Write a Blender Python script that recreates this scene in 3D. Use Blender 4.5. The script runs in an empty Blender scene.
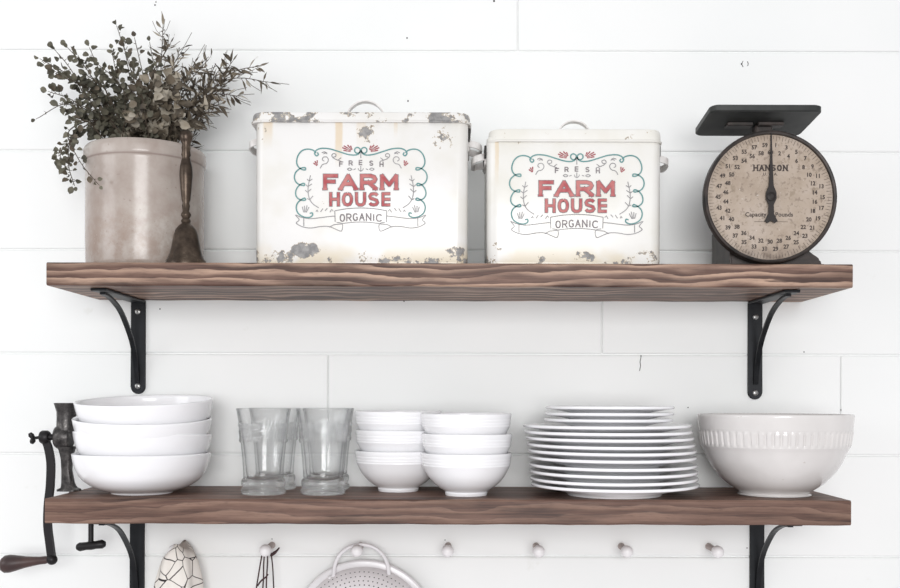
import bpy, bmesh, math, random
from mathutils import Vector, Matrix, Euler
PI = math.pi
scene = bpy.context.scene
COL = scene.collection
random.seed(7)

# ------------------------------------------------------------------ camera model
F = 993.0; CX = 458.0; CY = 399.0; ROLL = 0.0026
CAMY = -1.808; H = 1.45
def P(px, py, y):
    """pixel -> world point lying in the vertical plane at depth y"""
    dx, dy = px - CX, py - CY
    c, s = math.cos(-ROLL), math.sin(-ROLL)
    qx, qy = c*dx - s*dy, s*dx + c*dy
    d = y - CAMY
    return Vector((qx/F*d, y, H - qy/F*d))
def X(px, y): return P(px, 399, y).x
def Z(py, y, px=458): return P(px, py, y).z
def S(n, y): return n/F*(y-CAMY)

cam_d = bpy.data.cameras.new('camera'); cam = bpy.data.objects.new('camera', cam_d); COL.objects.link(cam)
cam.location = (0, CAMY, H); cam.rotation_euler = (PI/2, -ROLL, 0)
cam_d.sensor_width = 36; cam_d.lens = F/900*36
cam_d.shift_x = (450-CX)/900; cam_d.shift_y = (CY-294)/900
cam_d.clip_start = 0.05
scene.camera = cam

# ------------------------------------------------------------------ materials
def srgb(r, g, b):
    f = lambda c: (c/255/12.92) if c/255 <= .04045 else ((c/255+.055)/1.055)**2.4
    return (f(r), f(g), f(b), 1)
def dk(r, g, b, k=.70):
    return tuple(v*k for v in srgb(r, g, b)[:3]) + (1,)
class NT:
    def __init__(s, name):
        s.m = bpy.data.materials.new(name); s.m.use_nodes = True
        s.t = s.m.node_tree; s.b = s.t.nodes['Principled BSDF']
        s.co = s.t.nodes.new('ShaderNodeTexCoord').outputs['Object']
    def n(s, ty, **kw):
        nd = s.t.nodes.new(ty)
        for k, v in kw.items(): setattr(nd, k, v)
        return nd
    def link(s, a, b):
        if isinstance(a, (int, float, tuple, list)): b.default_value = a
        else: s.t.links.new(a, b)
    def math(s, op, a, b=0.0, c=None):
        nd = s.n('ShaderNodeMath', operation=op)
        s.link(a, nd.inputs[0]); s.link(b, nd.inputs[1])
        if c is not None: s.link(c, nd.inputs[2])
        return nd.outputs[0]
    def noise(s, scale, detail=3, vec=None, rough=.5, dist=0):
        nd = s.n('ShaderNodeTexNoise'); nd.inputs['Scale'].default_value = scale
        nd.inputs['Detail'].default_value = detail; nd.inputs['Roughness'].default_value = rough
        nd.inputs['Distortion'].default_value = dist
        s.link(vec if vec is not None else s.co, nd.inputs['Vector']); return nd.outputs['Fac']
    def mapping(s, scale=(1,1,1), loc=(0,0,0)):
        nd = s.n('ShaderNodeMapping'); nd.inputs['Scale'].default_value = scale; nd.inputs['Location'].default_value = loc
        s.link(s.co, nd.inputs['Vector']); return nd.outputs[0]
    def ramp(s, fac, stops, interp='LINEAR'):
        nd = s.n('ShaderNodeValToRGB'); cr = nd.color_ramp; cr.interpolation = interp
        while len(cr.elements) < len(stops): cr.elements.new(.5)
        for e, (p, c) in zip(cr.elements, stops): e.position = p; e.color = c
        s.link(fac, nd.inputs[0]); return nd.outputs[0]
    def mix(s, fac, a, b, mode='MIX'):
        nd = s.n('ShaderNodeMix', data_type='RGBA', blend_type=mode)
        s.link(fac, nd.inputs[0]); s.link(a, nd.inputs[6]); s.link(b, nd.inputs[7]); return nd.outputs[2]
    def sep(s, v=None):
        nd = s.n('ShaderNodeSeparateXYZ'); s.link(v if v is not None else s.co, nd.inputs[0]); return nd.outputs
    def smooth(s, v, a, b):      # 0 below a, 1 above b
        nd = s.n('ShaderNodeMapRange', interpolation_type='SMOOTHSTEP')
        s.link(v, nd.inputs[0]); nd.inputs[1].default_value = a; nd.inputs[2].default_value = b
        return nd.outputs[0]
    def bump(s, h, strength=.2, dist=.002):
        nd = s.n('ShaderNodeBump'); nd.inputs['Strength'].default_value = strength; nd.inputs['Distance'].default_value = dist
        s.link(h, nd.inputs['Height']); s.link(nd.outputs[0], s.b.inputs['Normal'])
    def out(s, col=None, rough=None, metal=None, spec=None):
        for k, v in (('Base Color', col), ('Roughness', rough), ('Metallic', metal), ('Specular IOR Level', spec)):
            if v is not None: s.link(v, s.b.inputs[k])
        return s.m
def simple(name, c, rough=.5, metal=0, var=.12, scale=40, c2=None, bump=0, spec=None):
    t = NT(name)
    cf = srgb if sum(c) > 660 else dk
    c1 = cf(*c); cc = cf(*c2) if c2 else tuple(x*(1-var) for x in c1[:3])+(1,)
    nz = t.noise(scale, 4)
    col = t.ramp(nz, [(.35, cc), (.65, c1)])
    if bump: t.bump(nz, bump, .001)
    return t.out(col, rough, metal, spec)

def mat_wall():
    t = NT('white_painted_boards')
    a = t.noise(2.5, 3); b = t.noise(60, 4, t.mapping((.15, 1, 1)))
    col = t.mix(t.smooth(a, .35, .7), srgb(241, 242, 241), srgb(237, 239, 238))
    st = t.smooth(t.noise(11, 4, None, .6), .70, .76)
    col = t.mix(t.math('MULTIPLY', st, .25), col, srgb(214, 214, 206))
    t.bump(b, .08, .001)
    return t.out(col, .55, spec=.3)
def mat_wood(seed, contrast=1.0, light=(224, 188, 164), dark=(62, 44, 39), mid=(108, 79, 68)):
    t = NT('stained_pine')
    x, y, z = t.sep()
    warp = t.noise(1, 3, t.mapping((2.6, 4, 9), (seed, seed*.7, 0)))
    warp2 = t.noise(1, 3, t.mapping((11, 14, 60), (seed*2, 0, 3)))
    fine = t.noise(1, 5, t.mapping((10, 240, 380), (seed, 1, 5)), .68)
    blot = t.noise(1, 3, t.mapping((4.5, 14, 55), (seed*5, 2, 1)), .55)
    gate = t.smooth(t.noise(1, 2, t.mapping((5, 9, 45), (seed*1.3, 7, 2))), .34, .60)
    pore = t.noise(1, 3, t.mapping((60, 700, 900), (seed, 3, 1)), .6)
    ph = t.math('ADD', t.math('MULTIPLY', t.math('ADD', z, t.math('MULTIPLY', y, .30)), 72),
                t.math('ADD', t.math('MULTIPLY', warp, 4.6), t.math('MULTIPLY', warp2, 1.1)))
    w = t.math('FRACT', ph)
    w_dark = t.math('MULTIPLY', t.smooth(w, .86, .93), t.math('SUBTRACT', 1, t.smooth(w, .95, 1.0)))
    w = t.math('MULTIPLY', t.smooth(w, .15, .80), t.math('SUBTRACT', 1, t.smooth(w, .86, .98)))
    w = t.math('MULTIPLY', w, t.math('MULTIPLY_ADD', fine, .9, .5))
    w = t.math('MULTIPLY', w, t.math('MULTIPLY_ADD', gate, .7, .3))
    base = t.math('ADD', t.math('MULTIPLY', blot, .62), t.math('MULTIPLY', fine, .42))
    col = t.ramp(base, [(.38, dk(*dark)), (.52, dk(*mid)), (.68, dk(146, 114, 100))])
    col = t.mix(t.math('MULTIPLY', w, .85*contrast), col, dk(*light))
    col = t.mix(t.math('MULTIPLY', w_dark, .55*contrast), col, dk(*dark))
    pm = t.smooth(pore, .55, .70)
    col = t.mix(t.math('MULTIPLY', pm, .35), col, dk(64, 46, 42))
    v = t.math('ADD', base, w)
    t.bump(t.math('ADD', v, t.math('MULTIPLY', pore, .4)), .25, .0012)
    return t.out(col, t.math('MULTIPLY_ADD', fine, .3, .36), spec=.35)
M = {}
M['wall'] = mat_wall()
M['wood_a'] = mat_wood(1.7)
M['wood_b'] = mat_wood(6.3, .62, (184, 150, 130), (66, 47, 41), (116, 86, 74))
M['iron'] = simple('black_iron', (38, 41, 45), .42, .5, c2=(26, 28, 32), bump=.1)
M['screw'] = simple('steel_screw', (190, 190, 188), .3, .9)
M['dark'] = simple('dark_hole', (52, 50, 50), .9)
M['porcelain'] = simple('white_glazed_porcelain', (247, 247, 249), .12, 0, .02, 8, spec=.5)
M['peg'] = simple('white_painted_peg', (242, 240, 241), .35, 0, .03)
M['peg_raw'] = simple('bare_wood_peg_shank', (212, 196, 190), .6, 0, .1)

def mat_crock():
    t = NT('aged_stoneware_glaze')
    x, y, z = t.sep()
    a = t.noise(9, 5, None, .6); b = t.noise(22, 5, None, .7); c = t.noise(160, 3)
    col = t.ramp(a, [(.32, dk(184, 168, 158)), (.5, dk(206, 194, 185)), (.68, dk(226, 219, 211))])
    low = t.math('MULTIPLY', t.math('SUBTRACT', 1, t.smooth(z, .03, .15)), t.smooth(b, .35, .65))
    col = t.mix(t.math('MULTIPLY', low, .6), col, dk(164, 136, 118))
    sp = t.smooth(c, .68, .74)
    col = t.mix(t.math('MULTIPLY', sp, .35), col, dk(140, 122, 112))
    gr = t.smooth(t.math('ABSOLUTE', t.math('SUBTRACT', z, .181)), .0, .0022)
    col = t.mix(t.math('MULTIPLY', t.math('SUBTRACT', 1, gr), .55), col, dk(140, 118, 110))
    t.bump(b, .06, .002)
    return t.out(col, t.math('MULTIPLY_ADD', b, .25, .10))
M['crock'] = mat_crock()
M['soil'] = simple('dried_moss_filling', (58, 54, 44), .9, bump=.5)

def mat_brass():
    t = NT('tarnished_brass')
    a = t.noise(45, 4, None, .6)
    col = t.ramp(a, [(.3, dk(58, 48, 42)), (.6, dk(104, 90, 78)), (.8, dk(158, 142, 126))])
    return t.out(col, t.math('MULTIPLY_ADD', a, .3, .2), .75)
M['brass'] = mat_brass()

def mat_tin(name, w, h, seed, base=(231, 230, 228), amount=1.0, streaks=(), blobs=()):
    """worn white enamel: local coords, x centred, z from the base; chips crowd the top and bottom edges"""
    t = NT(name)
    x, y, z = t.sep()
    vec = t.mapping((1, 1, 1), (seed, seed*.37, seed*.71))
    n1 = t.noise(30, 5, vec, .72); n2 = t.noise(13, 3, vec, .5); n3 = t.noise(90, 4, vec, .65)
    col = t.mix(t.smooth(n2, .4, .7), srgb(*base), srgb(base[0]-7, base[1]-8, base[2]-12))
    bot = t.math('SUBTRACT', 1, t.smooth(z, .006, .040))
    top = t.smooth(z, h-.030, h-.002)
    ax = t.math('ABSOLUTE', x)
    cor = t.smooth(ax, w*.15, w*.5)
    # stain halos
    halo = t.math('MULTIPLY', bot, t.smooth(n2, .40, .58))
    col = t.mix(t.math('MULTIPLY', halo, .75*amount), col, dk(240, 224, 192, .82))
    for (sx, sw, z0, z1, st) in streaks:
        m = t.math('SUBTRACT', 1, t.smooth(t.math('ABSOLUTE', t.math('SUBTRACT', t.math('ADD', x, t.math('MULTIPLY', t.math('SUBTRACT', n1, .5), .004)), sx)), sw*.5, sw))
        m = t.math('MULTIPLY', m, t.smooth(z, z0, z1))
        col = t.mix(t.math('MULTIPLY', m, st), col, dk(234, 204, 152, .82))
    # chips: noise threshold falls toward edges
    edge = t.math('MAXIMUM', t.math('MULTIPLY', bot, t.math('MULTIPLY_ADD', cor, .5, .55)), t.math('MULTIPLY', top, t.math('MULTIPLY_ADD', cor, .5, .25)))
    for (bx, bz, rx, rz, st) in blobs:
        ex = t.math('DIVIDE', t.math('SUBTRACT', x, bx), rx); ez = t.math('DIVIDE', t.math('SUBTRACT', z, bz), rz)
        rr = t.math('ADD', t.math('MULTIPLY', ex, ex), t.math('MULTIPLY', ez, ez))
        edge = t.math('MAXIMUM', edge, t.math('MULTIPLY', t.math('SUBTRACT', 1, t.smooth(rr, .3, 1.2)), st))
    v = t.math('ADD', t.math('SUBTRACT', n1, .05), t.math('MULTIPLY', edge, .25*amount))
    rust = t.smooth(v, .672, .684)
    col = t.mix(rust, col, t.ramp(n3, [(.35, dk(196, 172, 138)), (.55, dk(232, 220, 200)), (.7, dk(170, 146, 116))]))
    chip = t.smooth(v, .694, .704)
    col = t.mix(chip, col, t.ramp(n3, [(.4, dk(150, 149, 149)), (.65, dk(190, 188, 186))]))
    t.bump(t.math('SUBTRACT', 1, chip), .3, .0006)
    return t.out(col, t.math('MULTIPLY_ADD', chip, .25, .28))
M['teal'] = simple('teal_print', (92, 154, 154), .5, c2=(120, 172, 170))
M['red'] = simple('red_print', (192, 72, 80), .5, c2=(222, 136, 132), scale=55)
M['grey_print'] = simple('grey_print', (150, 148, 150), .5, c2=(176, 174, 176))
M['dark_print'] = simple('dark_grey_print', (120, 112, 116), .5, c2=(168, 160, 162), scale=120)
M['wine'] = simple('wine_red_print', (186, 84, 92), .5)
M['tin_plain'] = simple('worn_white_tin', (236, 234, 232), .3, c2=(205, 200, 196), scale=55)
M['tin_dark'] = simple('dark_strip_metal', (60, 58, 56), .5, .5)

def mat_dial():
    t = NT('aged_dial_face')
    a = t.noise(14, 5, None, .65); b = t.noise(120, 4, None, .7); c = t.noise(45, 5, None, .7)
    col = t.ramp(a, [(.3, dk(176, 156, 136)), (.5, dk(200, 182, 164)), (.7, dk(212, 196, 182))])
    col = t.mix(t.math('MULTIPLY', t.smooth(b, .55, .63), .6), col, dk(140, 122, 106))
    col = t.mix(t.math('MULTIPLY', t.smooth(c, .57, .66), .65), col, dk(160, 142, 120))
    col = t.mix(t.math('MULTIPLY', t.smooth(t.noise(200, 2, t.mapping((1,1,1),(4,4,4))), .70, .75), .7), col, dk(238, 230, 220))
    x, y, z = t.sep()
    low = t.math('MULTIPLY', t.math('SUBTRACT', 1, t.smooth(z, -.098, -.072)), t.smooth(c, .3, .6))
    col = t.mix(t.math('MULTIPLY', low, .6), col, dk(112, 92, 80))
    return t.out(col, .5)
M['dial'] = mat_dial()
M['ink'] = simple('faded_black_ink', (52, 42, 38), .6, c2=(84, 70, 62), scale=300)
M['scale_iron'] = simple('worn_black_scale_enamel', (78, 68, 64), .45, .2, c2=(46, 43, 41), scale=50, bump=.1)
M['platform'] = simple('worn_green_black_platform', (66, 68, 66), .5, .2, c2=(50, 53, 52), scale=30)
M['hand'] = simple('scale_pointer_black', (46, 40, 38), .5, .3)

def mat_cast():
    t = NT('worn_cast_iron')
    a = t.noise(60, 5, None, .7)
    col = t.ramp(a, [(.35, dk(52, 50, 50)), (.55, dk(96, 93, 92)), (.7, dk(160, 156, 152))])
    t.bump(a, .3, .001)
    return t.out(col, .42, .7)
M['cast'] = mat_cast()
M['crank_iron'] = simple('dark_crank_iron', (44, 42, 44), .45, .5)
M['handle_wood'] = simple('dark_turned_wood', (92, 68, 64), .4, c2=(62, 46, 46), scale=25)
def mat_glass():
    """thin clear walls let light straight through, the solid foot refracts"""
    t = NT('clear_pressed_glass')
    t.b.inputs['Transmission Weight'].default_value = 1; t.b.inputs['IOR'].default_value = 1.45
    t.out(srgb(253, 254, 254), .02)
    lw = t.n('ShaderNodeLayerWeight'); lw.inputs['Blend'].default_value = .5
    tr = t.n('ShaderNodeBsdfTransparent')
    t.link(t.ramp(lw.outputs['Facing'], [(.0, (.992, .993, .993, 1)), (.25, (.992, .993, .993, 1)), (.55, (.95, .953, .955, 1)), (.82, (.74, .745, .75, 1)), (1, (.36, .365, .37, 1))]), tr.inputs[0])  # tint darkens toward grazing angles, painting in the dark edges refraction would give
    gl = t.n('ShaderNodeBsdfGlossy'); gl.inputs['Roughness'].default_value = .03
    fr = t.math('MULTIPLY_ADD', t.math('POWER', lw.outputs['Facing'], 4), .75, .035)
    m1 = t.n('ShaderNodeMixShader'); t.link(fr, m1.inputs[0])
    t.t.links.new(tr.outputs[0], m1.inputs[1]); t.t.links.new(gl.outputs[0], m1.inputs[2])
    m2 = t.n('ShaderNodeMixShader'); z = t.sep()[2]
    t.link(t.math('MULTIPLY_ADD', t.math('SUBTRACT', 1, t.smooth(z, .024, .030)), .58, t.math('MULTIPLY_ADD', t.math('MULTIPLY', t.smooth(z, .086, .089), t.math('SUBTRACT', 1, t.smooth(z, .116, .119))), .32, .02)), m2.inputs[0])
    t.t.links.new(m1.outputs[0], m2.inputs[1]); t.t.links.new(t.b.outputs[0], m2.inputs[2])
    t.t.links.new(m2.outputs[0], t.t.nodes['Material Output'].inputs['Surface'])
    return t.m
M['glass'] = mat_glass()
def mat_bowl2():
    t = NT('off_white_stoneware_glaze')
    a = t.noise(14, 3); b = t.noise(170, 2)
    col = t.mix(t.smooth(a, .3, .7), srgb(223, 220, 218), srgb(215, 212, 210))
    col = t.mix(t.math('MULTIPLY', t.smooth(b, .73, .77), .4), col, srgb(176, 162, 150))
    return t.out(col, .14)
M['stoneware'] = mat_bowl2()
def mat_towel():
    t = NT('cream_cloth_with_black_lines')
    v = t.n('ShaderNodeTexVoronoi', feature='DISTANCE_TO_EDGE')
    nz = t.noise(12, 2)
    uv = t.n('ShaderNodeUVMap').outputs[0]
    mp = t.n('ShaderNodeMapping'); mp.inputs['Scale'].default_value = (1, .8, 1); t.link(uv, mp.inputs[0])
    t.link(mp.outputs[0], v.inputs['Vector']); v.inputs['Scale'].default_value = 44
    line = t.math('SUBTRACT', 1, t.smooth(v.outputs['Distance'], .016, .032))
    col = t.mix(line, t.mix(nz, srgb(240, 236, 230), srgb(228, 222, 214)), srgb(50, 44, 46))
    t.bump(t.noise(500, 2), .2, .0006)
    return t.out(col, .9, spec=.1)
M['towel'] = mat_towel()
M['leather'] = simple('dark_red_leather_cord', (82, 50, 52), .6, c2=(56, 34, 38))
M['enamel'] = simple('white_speckled_enamel', (232, 230, 232), .2, 0, .04)
M['colander'] = simple('grey_white_enamel', (238, 234, 236), .25, 0, .06)
M['leaf_dark'] = simple('dried_grey_green_leaf', (128, 124, 106), .7, c2=(70, 68, 56), scale=45)
M['leaf_brown'] = simple('dried_olive_brown_leaf', (132, 120, 102), .7, c2=(70, 62, 52), scale=45)
M['leaf_pale'] = simple('pale_dried_leaf', (228, 220, 204), .7, c2=(160, 148, 128), scale=22)
M['stem'] = simple('dry_brown_stem', (92, 80, 66), .8)

# ------------------------------------------------------------------ mesh helpers
def new(): return bmesh.new()
def link(name, bm, mat, parent=None, loc=None, smooth=None, extra=()):
    me = bpy.data.meshes.new(name)
    bmesh.ops.recalc_face_normals(bm, faces=bm.faces) if not bm.loops.layers.uv else None
    if smooth is not None:
        for f in bm.faces: f.smooth = True
        for e in bm.edges:
            if len(e.link_faces) == 2 and e.calc_face_angle(0) > smooth: e.smooth = False
    bm.to_mesh(me); bm.free()
    me.materials.append(mat)
    for m in extra: me.materials.append(m)
    o = bpy.data.objects.new(name, me); COL.objects.link(o)
    if parent is not None: o.parent = parent
    if loc is not None: o.location = loc
    return o
def tag(o, label, cat, group=None):
    o['label'] = label; o['category'] = cat
    if group: o['group'] = group
    return o
def thing(name, label, cat, loc, rot=(0, 0, 0), group=None):
    o = bpy.data.objects.new(name, None); o.empty_display_size = .02; COL.objects.link(o)
    o.location = loc; o.rotation_euler = rot
    return tag(o, label, cat, group)
def box(bm, x0, x1, y0, y1, z0, z1, bev=0, seg=2, mi=0):
    r = bmesh.ops.create_cube(bm, size=1)
    vs = r['verts']
    for v in vs:
        v.co = Vector(((x0+x1)/2 + v.co.x*(x1-x0), (y0+y1)/2 + v.co.y*(y1-y0), (z0+z1)/2 + v.co.z*(z1-z0)))
    fs = {f for v in vs for f in v.link_faces}
    if mi:
        for f in fs: f.material_index = mi
    if bev:
        es = list({e for v in vs for e in v.link_edges})
        bmesh.ops.bevel(bm, geom=es, offset=bev, segments=seg, profile=.5, affect='EDGES', clamp_overlap=True)
def lathe(bm, prof, seg=48, c=(0, 0, 0), axis='Z', fn=None):
    """prof: (r, h) pairs; r==0 makes a pole"""
    rings = []
    for (r, h) in prof:
        ring = []
        if abs(r) < 1e-6:
            ring.append(bm.verts.new((0, 0, h)))
        else:
            for i in range(seg):
                a = 2*PI*i/seg
                rr = r if fn is None else fn(r, h, a)
                ring.append(bm.verts.new((rr*math.cos(a), rr*math.sin(a), h)))
        rings.append(ring)
    for a, b in zip(rings, rings[1:]):
        for i in range(seg):
            j = (i+1) % seg
            if len(a) == 1 and len(b) == 1: continue
            if len(a) == 1: f = (a[0], b[i], b[j])
            elif len(b) == 1: f = (a[i], b[0], a[j])
            else: f = (a[i], b[i], b[j], a[j])
            try: bm.faces.new(f)
            except ValueError: pass
    if axis == 'X': rot = Matrix.Rotation(PI/2, 4, 'Y')
    elif axis == '-X': rot = Matrix.Rotation(-PI/2, 4, 'Y')
    elif axis == '-Y': rot = Matrix.Rotation(PI/2, 4, 'X')
    else: rot = Matrix.Identity(4)
    for ring in rings:
        for v in ring: v.co = rot @ v.co + Vector(c)
def tube(bm, pts, r, seg=8, cap=True, flat=1.0):
    pts = [Vector(p) for p in pts]
    rs = r if isinstance(r, (list, tuple)) else [r]*len(pts)
    rings = []; up = None
    for i, p in enumerate(pts):
        d = (pts[min(i+1, len(pts)-1)] - pts[max(i-1, 0)]).normalized()
        if up is None: up = Vector((0, 0, 1)) if abs(d.z) < .9 else Vector((0, 1, 0))
        s = d.cross(up).normalized(); up = s.cross(d).normalized()
        rings.append([bm.verts.new(p + (s*math.cos(2*PI*k/seg) + up*math.sin(2*PI*k/seg)*flat)*rs[i]) for k in range(seg)])
    for a, b in zip(rings, rings[1:]):
        for k in range(seg): bm.faces.new((a[k], a[(k+1) % seg], b[(k+1) % seg], b[k]))
    if cap:
        bm.faces.new(rings[0][::-1]); bm.faces.new(rings[-1])
def strip(bm, pts, w, t, wdir=Vector((1, 0, 0))):
    """flat bar of width w (along wdir) and thickness t that follows pts"""
    pts = [Vector(p) for p in pts]; rings = []
    for i, p in enumerate(pts):
        d = (pts[min(i+1, len(pts)-1)] - pts[max(i-1, 0)]).normalized()
        n = d.cross(wdir).normalized()
        rings.append([bm.verts.new(p + wdir*a*w/2 + n*b*t/2) for a, b in ((-1, -1), (1, -1), (1, 1), (-1, 1))])
    for a, b in zip(rings, rings[1:]):
        for k in range(4): bm.faces.new((a[k], a[(k+1) % 4], b[(k+1) % 4], b[k]))
    bm.faces.new(rings[0][::-1]); bm.faces.new(rings[-1])
def prism(bm, poly, y0, y1, mi=0):
    """poly: (x, z) outline extruded in y"""
    a = [bm.verts.new((x, y0, z)) for x, z in poly]; b = [bm.verts.new((x, y1, z)) for x, z in poly]
    fs = [bm.faces.new(a), bm.faces.new(b[::-1])]
    n = len(poly)
    for i in range(n): fs.append(bm.faces.new((a[i], b[i], b[(i+1) % n], a[(i+1) % n])))
    for f in fs: f.material_index = mi
def rrect(x0, x1, y0, y1, r, n=6):
    pts = []
    for cx, cy, a0 in ((x1-r, y1-r, 0), (x0+r, y1-r, 90), (x0+r, y0+r, 180), (x1-r, y0+r, 270)):
        for k in range(n+1):
            a = math.radians(a0 + 90*k/n); pts.append((cx+r*math.cos(a), cy+r*math.sin(a)))
    return pts
def loft(bm, rings, cap0=True, cap1=True):
    R = [[bm.verts.new(p) for p in r] for r in rings]
    for a, b in zip(R, R[1:]):
        n = len(a)
        for i in range(n): bm.faces.new((a[i], a[(i+1) % n], b[(i+1) % n], b[i]))
    if cap0: bm.faces.new(R[0][::-1])
    if cap1: bm.faces.new(R[-1])
def catmull(pts, n=6):
    pts = [Vector(p) for p in pts]; out = []
    for i in range(len(pts)-1):
        p0, p1, p2, p3 = pts[max(i-1, 0)], pts[i], pts[i+1], pts[min(i+2, len(pts)-1)]
        for k in range(n):
            t = k/n
            out.append(.5*((2*p1) + (p2-p0)*t + (2*p0-5*p1+4*p2-p3)*t*t + (3*p1-p0-3*p2+p3)*t**3))
    out.append(pts[-1]); return out
RB = [0]
def ribbon(bm, pts, w, y, fn):
    """flat printed stroke; pts in design units, fn maps them to (x, z)"""
    pts = [Vector((p[0], p[1])) for p in pts]
    L, R = [], []
    RB[0] = (RB[0]+1) % 12; y = y - RB[0]*.000015
    for i, p in enumerate(pts):
        a = pts[max(i-1, 0)]; b = pts[min(i+1, len(pts)-1)]
        d = (b-a)
        if d.length < 1e-6: continue
        d.normalize(); n = Vector((-d.y, d.x)); k = 1.0
        if 0 < i < len(pts)-1:
            d1 = (p-a).normalized(); c = abs(d1.dot(d)); k = min(1/max(c, .5), 1.6)
        for lst, s in ((L, 1), (R, -1)):
            q = fn(p + n*s*w/2*k); lst.append(bm.verts.new((q[0], y, q[1])))
    for i in range(len(L)-1): bm.faces.new((L[i], L[i+1], R[i+1], R[i]))
def text_mesh(bm, s, size, x, z, y, rot=0, bold=0, sx=1.0):
    """text standing in the xz plane facing -y, centred at x, z"""
    cu = bpy.data.curves.new('t', 'FONT'); cu.body = s; cu.size = size
    cu.align_x = 'CENTER'; cu.align_y = 'CENTER'; cu.offset = bold; cu.resolution_u = 2
    o = bpy.data.objects.new('t', cu)
    me = bpy.data.meshes.new_from_object(o)
    m = Matrix.Translation((x, y, z)) @ Matrix.Rotation(rot, 4, 'Y') @ Matrix.Rotation(PI/2, 4, 'X') @ Matrix.Diagonal((sx, 1, 1, 1))
    me.transform(m); bm.from_mesh(me)
    bpy.data.objects.remove(o); bpy.data.curves.remove(cu); bpy.data.meshes.remove(me)
def copy_tree(o, parent=None):
    c = o.copy(); COL.objects.link(c); c.parent = parent
    for ch in list(o.children): copy_tree(ch, c)
    return c

# ------------------------------------------------------------------ wall of shiplap boards
def build_wall():
    bm = new()
    lines = [-151, -50, 51, 151.5, 250.5, 354, 454.5, 556, 658, 760]
    joints = {(0): [], 1: [517], 2: [], 3: [], 4: [602], 5: [328, 841], 6: [], 7: [], 8: []}
    g = .0022
    for k in range(len(lines)-1):
        z1 = Z(lines[k], 0) - g/2; z0 = Z(lines[k+1], 0) + g/2
        xs = [-1.6] + [X(j, 0) for j in joints.get(k, [])] + [1.6]
        off = [0, .0006, -.0004, .0005, -.0002, .0004, 0, .0005, 0][k]
        for a, b in zip(xs, xs[1:]):
            gj = .0007 if k in (1, 4) else .0003
            box(bm, a + (gj if a > -1.6 else 0), b - (gj if b < 1.6 else 0), 0, .018, z0, z1, .0030, 2)
    box(bm, -1.6, 1.6, .0042, .03, Z(760, 0), Z(-151, 0))
    # nail holes and small cracks in the boards
    for px, py, r in ((407, 38, 1.0), (408, 101, 1.0), (494, 1, 1.3), (741.5, 64, 1.0), (155, 5, 1.0), (156, 2, .8), (160, 309, .9), (641, 356, .9), (804, 352, .8), (404, 301, 1),
                      (445, 540, .7), (841, 410, .6), (272, 539, .7), (747, 548, .8), (688, 407.5, .8)):
        p = P(px, py, 0); rr = r*S(1, 0)*.75
        prism(bm, [(p.x+rr*math.cos(a*PI/4), p.z+rr*1.2*math.sin(a*PI/4)) for a in range(8)], -.0003, .001, 1)
    for pl in ([(641, 357), (640, 362), (640.5, 366), (639.5, 371)], [(743, 61), (741.7, 64), (743, 67)], [(747.5, 61.5), (748.3, 64), (747.5, 66)]):
        pts = [P(a, b, 0) for a, b in pl]
        for a, b in zip(pts, pts[1:]):
            d = S(.35, 0); prism(bm, [(a.x-d, a.z), (b.x-d, b.z), (b.x+d, b.z), (a.x+d, a.z)], -.0003, .001, 1)
    o = link('wall_back', bm, M['wall'], extra=(M['dark'],)); o['kind'] = 'structure'
build_wall()

# ------------------------------------------------------------------ shelves
SD = .235
UT = Z(263.2, -SD); UB = Z(286.4, -SD); LT = Z(499.7, -SD); LB = Z(524.6, -SD)
def shelf(name, x0, x1, z0, z1, mat, label, seed):
    bm = new(); rnd = random.Random(seed)
    n = 60; rings = []
    for i in range(n+1):
        x = x0 + (x1-x0)*i/n
        w = .0006*math.sin(i*.7+seed) + .0004*math.sin(i*1.9)
        b = .0022
        t1 = z1 ; bo = z0 + w*.6; fr = -SD + w*.5
        rings.append([(x, fr+b, bo), (x, fr, bo+b), (x, fr, t1-b), (x, fr+b, t1), (x, -.0008, t1), (x, -.0008, bo)])
    loft(bm, rings)
    for v in bm.verts: v.co.z -= (z0+z1)/2
    o = link(name, bm, mat, loc=(0, 0, (z0+z1)/2))
    tag(o, label, 'shelf', 'wood shelves on the shiplap wall')
shelf('wall_shelf', X(46, -SD), X(852.5, -SD), UB, UT, M['wood_a'], 'thick brown stained wood shelf carrying the bread bins and the scale', 1)
shelf('wall_shelf', X(45, -SD), X(851.5, -SD), LB, LT, M['wood_b'], 'thick brown stained wood shelf carrying the bowls, glasses and plates', 2)

# ------------------------------------------------------------------ brackets
def bracket(px, ztop, zbot, label, screws):
    x = X(px, -.004); h = ztop - zbot
    t = thing('shelf_bracket', label, 'bracket', (x, 0, zbot), group='black iron shelf brackets')
    w = .0262
    bm = new()
    poly = [(-w/2, h-.004)] + [(w/2*math.cos(a), w/2+w/2*math.sin(a)) for a in [PI+PI*k/10 for k in range(11)]] + [(w/2, h-.004)]
    prism(bm, poly, -.0055, -.0005)
    bmesh.ops.bevel(bm, geom=[e for e in bm.edges if abs(e.verts[0].co.y+.0055) < 1e-5 and abs(e.verts[1].co.y+.0055) < 1e-5], offset=.001, segments=1, affect='EDGES')
    link('wall_plate', bm, M['iron'], t)
    bm = new()
    box(bm, -w/2, w/2, -.205, -.0005, h-.0050, h-.0006, .001, 1)
    link('shelf_plate', bm, M['iron'], t)
    bm = new()
    pts = catmull([Vector((0, a, h+b)) for a, b in ((-.0075, -.150), (-.016, -.118), (-.032, -.086), (-.056, -.060), (-.100, -.028), (-.150, -.011), (-.186, -.0072))], 5)
    strip(bm, pts, .0085, .0040)
    link('brace', bm, M['iron'], t)
    for zz in screws:
        bm = new()
        z = zz - zbot
        lathe(bm, [(0, 0), (.0052, 0), (.0050, .0018), (.003, .0030), (.0012, .0030), (.0010, .0018), (0, .0018)], 16, (0, -.0055, z), '-Y')
        o = link('screw', bm, M['screw'], t, smooth=.6)
        o['label'] = 'bright steel screw head'
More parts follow.
